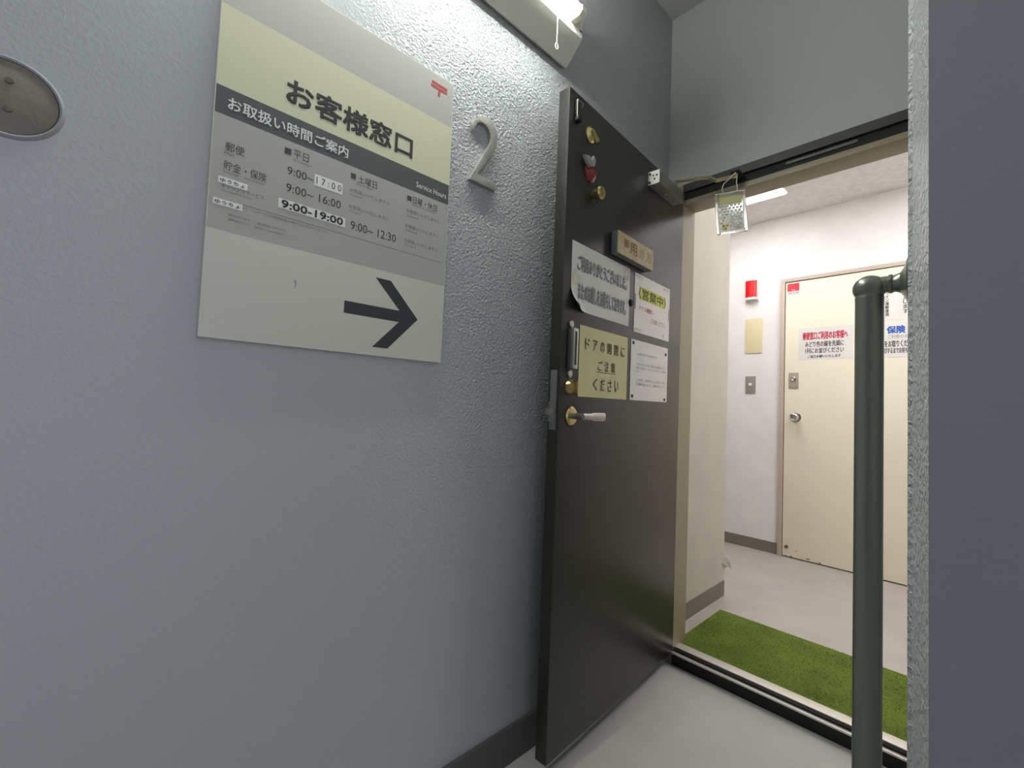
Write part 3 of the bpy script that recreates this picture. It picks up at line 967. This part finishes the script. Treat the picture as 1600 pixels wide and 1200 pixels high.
v_cream = vline((362, 10.5), (706, 200.6))
v_band1 = vline((339.5, 130.8), (702.4, 290))
v_band0 = vline((335.8, 174.8), (700.6, 319.9))
v_info = vline((322.2, 353.6), (692.7, 447))
e = 0.0015
NS = 0.0004
MB().plane(SB, SU0 + e, SU1 - e, v_cream, SV1 - e, NS).build('top_panel', mat('board_top_grey', (180, 178, 172), 0.45), sb, smooth=0)
MB().plane(SB, SU0 + e, SU1 - e, v_band1, v_cream, NS).build('cream_panel', mat('board_cream', (206, 204, 174), 0.5), sb, smooth=0)
MB().plane(SB, SU0 + e, SU1 - e, v_band0, v_band1, NS).build('dark_band', mat('board_charcoal', (78, 82, 84), 0.45), sb, smooth=0)
MB().plane(SB, SU0 + e, SU1 - e, v_info, v_band0, NS).build('hours_panel', mat('board_mid_grey', (168, 166, 160), 0.5), sb, smooth=0)


def fit(l_top, l_bot, r_top, r_bot):
    a, b_, c_, d_ = (SB.at(*q) for q in (l_top, l_bot, r_top, r_bot))
    return ((a[0] + b_[0]) / 2, (c_[0] + d_[0]) / 2, (b_[1] + d_[1]) / 2, (a[1] + c_[1]) / 2)


Af = lambda x, y: (300 + x * 0.266667, y * 0.266667)
Bf = lambda x, y: (300 + x * 0.316742, 200 + y * 0.316742)
NL = 0.0008
MB().text(SB, 'お客様窓口', *fit(Af(555, 470), Af(548, 625), Af(1296, 785), Af(1290, 918)), NL, bold=0.024).build('title_lettering', mat('board_black', (44, 42, 46), 0.6), sb, smooth=0)
MB().text(SB, 'お取扱い時間ご案内', *fit(Af(215, 568), Af(205, 650), Af(917, 862), Af(914, 920)), NL, bold=0.014).build('white_lettering', M_WHITEINK, sb, smooth=0)
MB().text(SB, 'Service Hours', *fit(Af(1315, 1068), Af(1312, 1098), Af(1489, 1133), Af(1487, 1163)), NL).build('white_lettering', M_WHITEINK, sb, smooth=0)
MB().text(SB, '郵便', *fit(Bf(165, 70), Bf(163, 120), Bf(260, 95), Bf(258, 136)), NL).build('hours_lettering', mat('board_black', (44, 42, 46), 0.6), sb, smooth=0)
MB().text(SB, '貯金・保険', *fit(Bf(157, 163), Bf(155, 212), Bf(368, 222), Bf(366, 264)), NL).build('hours_lettering', mat('board_black', (44, 42, 46), 0.6), sb, smooth=0)
MB().text(SB, '平日', *fit(Bf(500, 108), Bf(498, 152), Bf(577, 130), Bf(575, 167)), NL).build('hours_lettering', mat('board_black', (44, 42, 46), 0.6), sb, smooth=0)
MB().text(SB, '土曜日', *fit(Bf(820, 237), Bf(818, 277), Bf(914, 262), Bf(911, 296)), NL).build('hours_lettering', mat('board_black', (44, 42, 46), 0.6), sb, smooth=0)
MB().text(SB, '日曜・休日', *fit(Bf(1090, 342), Bf(1088, 377), Bf(1209, 378), Bf(1206, 410)), NL).build('hours_lettering', mat('board_black', (44, 42, 46), 0.6), sb, smooth=0)
MB().text(SB, '9:00~', *fit(Bf(471, 190), Bf(469, 232), Bf(600, 232), Bf(598, 268)), NL).build('hours_lettering', mat('board_black', (44, 42, 46), 0.6), sb, smooth=0)
MB().text(SB, '9:00~ 16:00', *fit(Bf(465, 278), Bf(463, 320), Bf(735, 355), Bf(733, 393)), NL).build('hours_lettering', mat('board_black', (44, 42, 46), 0.6), sb, smooth=0)
MB().text(SB, '9:00~ 12:30', *fit(Bf(783, 462), Bf(780, 502), Bf(1006, 522), Bf(1004, 563)), NL).build('hours_lettering', mat('board_black', (44, 42, 46), 0.6), sb, smooth=0)
for a, b_, c_, d_ in (((458, 96), (456, 126), (491, 104), (489, 134)), ((784, 222), (782, 248), (809, 228), (807, 255)), ((1062, 333), (1060, 356), (1084, 339), (1082, 362))):
    MB().plane(SB, *fit(Bf(*a), Bf(*b_), Bf(*c_), Bf(*d_)), NL).build('square_mark', mat('board_slate', (62, 64, 72), 0.6), sb, smooth=0)
MB().text(SB, 'Mail', *fit(Bf(160, 116), Bf(158, 132), Bf(208, 126), Bf(206, 141)), NL).build('small_print', mat('board_small_ink', (104, 102, 100), 0.6), sb, smooth=0)
MB().text(SB, 'Savings・Insurance', *fit(Bf(154, 212), Bf(152, 226), Bf(357, 268), Bf(355, 281)), NL).build('small_print', mat('board_small_ink', (104, 102, 100), 0.6), sb, smooth=0)
MB().text(SB, 'Weekdays', *fit(Bf(496, 154), Bf(494, 168), Bf(590, 180), Bf(588, 192)), NL).build('small_print', mat('board_small_ink', (104, 102, 100), 0.6), sb, smooth=0)
MB().text(SB, 'Saturdays', *fit(Bf(812, 274), Bf(810, 287), Bf(892, 296), Bf(890, 308)), NL).build('small_print', mat('board_small_ink', (104, 102, 100), 0.6), sb, smooth=0)
MB().text(SB, 'Sundays & Holidays', *fit(Bf(1086, 378), Bf(1084, 390), Bf(1202, 410), Bf(1200, 422)), NL).build('small_print', mat('board_small_ink', (104, 102, 100), 0.6), sb, smooth=0)
MB().text(SB, 'キャッシュサービス', *fit(Bf(146, 280), Bf(144, 302), Bf(357, 325), Bf(355, 347)), NL).build('small_print', mat('board_small_ink', (104, 102, 100), 0.6), sb, smooth=0)
MB().text(SB, 'Cash Dispenser Service', *fit(Bf(142, 308), Bf(140, 318), Bf(296, 338), Bf(294, 348)), NL).build('small_print', mat('board_small_ink', (104, 102, 100), 0.6), sb, smooth=0)
for (x0, y0, x1, y1) in ((778, 296, 976, 362), (772, 376, 972, 440), (1058, 400, 1222, 452), (1052, 472, 1216, 526), (1047, 543, 1211, 596)):
    MB().text(SB, 'お取扱いいたしません', *fit(Bf(x0, y0), Bf(x0, y0 + 20), Bf(x1, y1), Bf(x1, y1 + 18)), NL).build('small_print', mat('board_small_ink', (104, 102, 100), 0.6), sb, smooth=0)
    MB().text(SB, 'Closed', *fit(Bf(x0, y0 + 26), Bf(x0, y0 + 36), Bf(x0 + 56, y0 + 42), Bf(x0 + 56, y0 + 52)), NL).build('small_print', mat('board_small_ink', (104, 102, 100), 0.6), sb, smooth=0)
MB().text(SB, '※ キャッシュサービスのお取扱時間は異なる場合がございますのでご了承ください', *fit(Bf(248, 392), Bf(248, 404), Bf(672, 508), Bf(672, 520)), NL).build('small_print', mat('board_small_ink', (104, 102, 100), 0.6), sb, smooth=0)
MB().text(SB, '硬貨のお取扱いは窓口の', *fit(Bf(180, 424), Bf(180, 436), Bf(285, 448), Bf(285, 460)), NL).build('small_print', mat('board_small_ink', (104, 102, 100), 0.6), sb, smooth=0)
MB().text(SB, '営業時間内となります', *fit(Bf(178, 446), Bf(178, 458), Bf(282, 470), Bf(282, 482)), NL).build('small_print', mat('board_small_ink', (104, 102, 100), 0.6), sb, smooth=0)
MB().text(SB, '一部お取扱いできません', *fit(Bf(310, 464), Bf(310, 476), Bf(466, 500), Bf(466, 512)), NL).build('small_print', mat('board_small_ink', (104, 102, 100), 0.6), sb, smooth=0)
MB().text(SB, 'Service not available', *fit(Bf(306, 486), Bf(306, 496), Bf(454, 518), Bf(454, 528)), NL).build('small_print', mat('board_small_ink', (104, 102, 100), 0.6), sb, smooth=0)
a, b_ = SB.at(*Bf(250, 380)), SB.at(*Bf(1235, 667))
MB().plane(SB, a[0], b_[0], (a[1] + b_[1]) / 2 - 0.0006, (a[1] + b_[1]) / 2 + 0.0006, NL).build('rule_line', mat('board_small_ink', (104, 102, 100), 0.6), sb, smooth=0)
# pasted stickers
wht = mat('sticker_white', (226, 226, 220), 0.5)
for q, body, ins, bold in ((((605, 226), (602, 282), (743, 276), (740, 330)), '1 7 : 0 0', (0.07, 0.95, 0.20, 0.80), 0.0),
                           (((427, 340), (424, 390), (757, 450), (752, 490)), '9:00-19:00', (0.04, 0.965, 0.08, 0.92), 0.035),
                           (((130, 236), (127, 268), (275, 278), (272, 308)), 'ゆうちょ', (0.06, 0.90, 0.24, 0.82), 0.008),
                           (((104, 340), (101, 370), (250, 380), (247, 410)), 'ゆうちょ', (0.06, 0.90, 0.24, 0.82), 0.008)):
    Q = fit(*[Bf(*k) for k in q])
    s_ = MB().plane(SB, *Q, NL).build('sticker', wht, sb, smooth=0)
    R = rows(SB, *Q)
    MB().text(SB, body, *R(ins[0], ins[1], ins[2], ins[3]), NL + 0.0006, bold=bold).build('sticker_lettering', mat('board_black', (44, 42, 46), 0.6), s_, smooth=0)
# arrow
P_ = lambda x, y: SB.at(*Bf(x, y))
s0, s1 = P_(750, 850), P_(749, 911)
tip = P_(1112, 948)
ut, ub = P_(908, 740), P_(978, 757)
lt, lb = P_(885, 1082), P_(965, 1088)
nu_, nl_ = P_(1022, 902), P_(1020, 957)
vc = (s0[1] + s1[1]) / 2
hw = abs(s0[1] - s1[1]) / 2
up_ = abs(ut[1] - vc)
dn_ = abs(lt[1] - vc)
hh_ = (up_ + dn_) / 2
uL = (s0[0] + s1[0]) / 2
uO, uI, uN, uT = (ut[0] + lt[0]) / 2, (ub[0] + lb[0]) / 2, (nu_[0] + nl_[0]) / 2, tip[0]
MB().prism(SB, [(uL, vc - hw), (uN, vc - hw), (uO, vc - hh_), (uI, vc - hh_), (uT, vc), (uI, vc + hh_), (uO, vc + hh_), (uN, vc + hw), (uL, vc + hw)], NL, NL).build('arrow', mat('arrow_charcoal', (46, 50, 52), 0.5), sb, smooth=0)
# red postal mark
Zf = lambda x, y: SB.at(600 + x * 0.225, 60 + y * 0.225)
l1, r1, bt = Zf(327, 300), Zf(439, 355), Zf(382, 405)
mu0, mu1 = l1[0], r1[0]
mvt, mvb = Zf(328, 285)[1], Zf(382, 405)[1]
mh = mvt - mvb
pm = MB()
pm.prism(SB, [(mu0 + 0.002, mvt), (mu1, mvt), (mu1, mvt - 0.19 * mh), (mu0 + 0.002, mvt - 0.19 * mh)], NL, NL)
pm.prism(SB, [(mu0, mvt - 0.29 * mh), (mu1, mvt - 0.29 * mh), (mu1, mvt - 0.50 * mh), (mu0 + (mu1 - mu0) * 0.60, mvt - 0.50 * mh), (mu0 + (mu1 - mu0) * 0.56, mvb), (mu0 + (mu1 - mu0) * 0.43, mvb), (mu0 + (mu1 - mu0) * 0.47, mvt - 0.50 * mh), (mu0, mvt - 0.50 * mh)], NL, NL)
pm.build('postal_mark', M_RED, sb, smooth=0)
MB().prism(SB, [P_(502, 752), P_(513, 750), P_(514, 775), P_(506, 792), P_(503, 790), P_(508, 772)], NL, NL).build('scratch', M_PALEINK, sb, smooth=0)

# ------------------------------------------------------------------ metal numeral
TWO = [(140, 215), (158, 188), (180, 170), (210, 154), (240, 148), (272, 155), (300, 170), (332, 198), (360, 235), (382, 275), (397, 318), (406, 360), (408, 405), (404, 450), (395, 492), (380, 530), (360, 565), (300, 640), (240, 715), (182, 785), (265, 832), (392, 892), (390, 960), (378, 976), (100, 841), (110, 815), (175, 712), (232, 612), (285, 518), (318, 470), (333, 430), (335, 395), (328, 345), (310, 295), (285, 258), (258, 234), (232, 222), (205, 222), (182, 234), (165, 256), (154, 285), (148, 312), (138, 285), (136, 250)]
TT = 0.013
TF = Frame((-1 + TT, 0, 0), (0, 1, 0), (0, 0, 1))
pts = [TF.at(720 + x * 0.14159, 160 + y * 0.14159) for x, y in TWO]
o = MB().prism(TF, pts, -TT, 0, bev=0.0008).build('wall_numeral', mat('brushed_numeral', (166, 162, 154), 0.42, 0.4), base=TF.p(*pts[24], -TT), smooth=25)
tag(o, 'brushed metal numeral two on the plaster beside the notice board', 'numeral')

# ------------------------------------------------------------------ round cover on the left wall
cu2 = WL.at(12, 152)
rad = abs(WL.at(97, 165)[0] - cu2[0])
rv = abs(WL.at(25, 215)[1] - cu2[1])
rad = (rad + rv) / 2
cw = thing('round_cover', 'round grey brown cover plate set in the plaster at the far left', 'cover plate', WL.p(cu2[0], cu2[1], 0))
MB().lathe(WL.p(*cu2, 0), WL.n, [(0, rad * 0.96), (0.003, rad * 0.955), (0.004, rad * 0.92), (0.004, 0)], seg=56).build('disc', mat('taupe_disc', (126, 118, 106), 0.6, bump=(60, 0.3, 0.004), mottle=(16, 0.12)), cw)
ring = []
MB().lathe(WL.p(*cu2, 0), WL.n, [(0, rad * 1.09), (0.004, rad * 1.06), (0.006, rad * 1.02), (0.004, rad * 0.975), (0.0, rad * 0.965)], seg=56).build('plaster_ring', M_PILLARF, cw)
for px, py in ((15, 128), (12, 172)):
    a = WL.at(px, py)
    MB().lathe(WL.p(*a, 0.003), WL.n, [(0, rad * 0.09), (0.003, rad * 0.08), (0.0035, 0)], seg=16).build('screw', mat('dark_taupe', (96, 88, 78), 0.6), cw)

# ------------------------------------------------------------------ fluorescent wall lamp
YE, YS = 1.12, -0.13
zr = on_x(886, 108.5, -0.985)[2]
za0 = on_x(910, 62, -0.918)[2]
zt0 = za0 + 0.080
zc_ = (za0 + zt0) / 2
ztop = 2 * zc_ - zr
fl = thing('fluorescent_lamp', 'white fluorescent lamp with pull cord on the wall above the notice board', 'wall lamp', (-1, (YE + YS) / 2, zr))
SEC = Frame((0, YE, 0), (1, 0, 0), (0, 0, 1))                  # n = -y
prof = [(-0.9995, zr + 0.010), (-0.985, zr), (-0.980, zr + 0.002), (-0.918, za0), (-0.918, zt0), (-0.980, ztop - 0.002), (-0.985, ztop), (-0.9995, ztop - 0.010)]
MB().prism(SEC, prof, 0, YE - YS).build('reflector', mat('lamp_enamel', (214, 212, 200), 0.35), fl)
XT, RT = -0.886, 0.0145
zt_ = zc_ + 0.001
for ya, s in ((YE - 0.052, 1), (YS + 0.052, -1)):
    MB().prism(SEC, [(-0.920, zc_ - 0.016), (-0.920, zc_ + 0.022), (XT + 0.002, zt_ + 0.018), (XT + 0.016, zt_ + 0.008), (XT + 0.016, zt_ - 0.008), (XT + 0.002, zt_ - 0.018)], YE - ya - 0.010, YE - ya + 0.010).build('socket', mat('lamp_socket', (216, 208, 188), 0.5), fl)
MB().tube([(XT, YS + 0.064, zt_), (XT, YE - 0.064, zt_)], RT, seg=24).build('tube', mat('lit_tube', (255, 255, 250), 0.4, emit=((250, 255, 246), TUBE_POWER)), fl)
for px, py in ((889.5, 35), (907.5, 49)):
    a = on_x(px, py, -0.918)
    MB().wbox(-0.918, -0.9172, a[1] - 0.006, a[1] + 0.006, a[2] - 0.003, a[2] + 0.003).build('screw_hole', mat('hole_grey', (120, 118, 110), 0.7), fl)
ct = on_x(871.5, 27, -0.914)
cbz = on_x(869, 71, -0.914)[2]
cordm = mat('cord_white', (236, 234, 228), 0.5)
cd_ = MB().tube([ct, (ct[0], ct[1], cbz + 0.008)], 0.0014, seg=8).build('pull_cord', cordm, fl)
ringp = [(ct[0], ct[1] + 0.0055 * math.sin(t), cbz - 0.001 + 0.009 * math.cos(t)) for t in (2 * math.pi * k / 20 for k in range(21))]
MB().tube(ringp, 0.0022, seg=8, caps=False).build('pull_ring', cordm, cd_)

# ------------------------------------------------------------------ grab bar on the right
def at_depth(px, py, d):
    return CAM + ray(px, py) * d


RB = 0.0159
bc = at_depth(1357, 700, 0.605)
ball = at_depth(1356.5, 448, 0.605)
GX, GY, GZ = bc[0], bc[1], ball[2]
GB = 0.40
M_RAIL = mat('dark_green_rail', (142, 146, 134), 0.33, 0.65, coat=0.25, bump=(35, 0.05, 0.004))
gb = thing('grab_bar', 'dark green upright grab bar fixed to the wall end at the right', 'grab bar', (GX, GY, GB))
MB().lathe((GX, GY, GB), (0, 0, 1), [(0.0, RB), (GZ - GB - 0.012, RB)], seg=40).build('bar', M_RAIL, gb)
for zz, s in ((GZ, 1), (GB, -1)):
    RBB = 0.0189
    prof = [(0, RBB * 0.98), (0.001, RBB)] if False else []
    k = MB()
    pr = [(-0.0145, RB + 0.0003)]
    pr += [(RBB * 0.95 * math.sin(a), RBB * math.cos(a)) for a in (math.radians(d) for d in range(-34, 90, 4))] + [(RBB * 0.95, 0)]
    k.lathe((GX, GY, zz), (0, 0, s), pr, seg=40)
    k.build('elbow', M_RAIL, gb)
    L = XR - GX
    MB().lathe((GX, GY, zz + s * 0.003), (1, 0, 0), [(0.010, 0.0112), (0.0195, 0.0112), (0.021, 0.0126), (0.024, 0.0126), (0.0255, 0.0112), (0.029, 0.0118), (0.033, 0.014), (L - 0.007, 0.021), (L - 0.005, 0.028), (L - 0.003, 0.033), (L, 0.033)], seg=36).build('bracket', M_RAIL, gb)
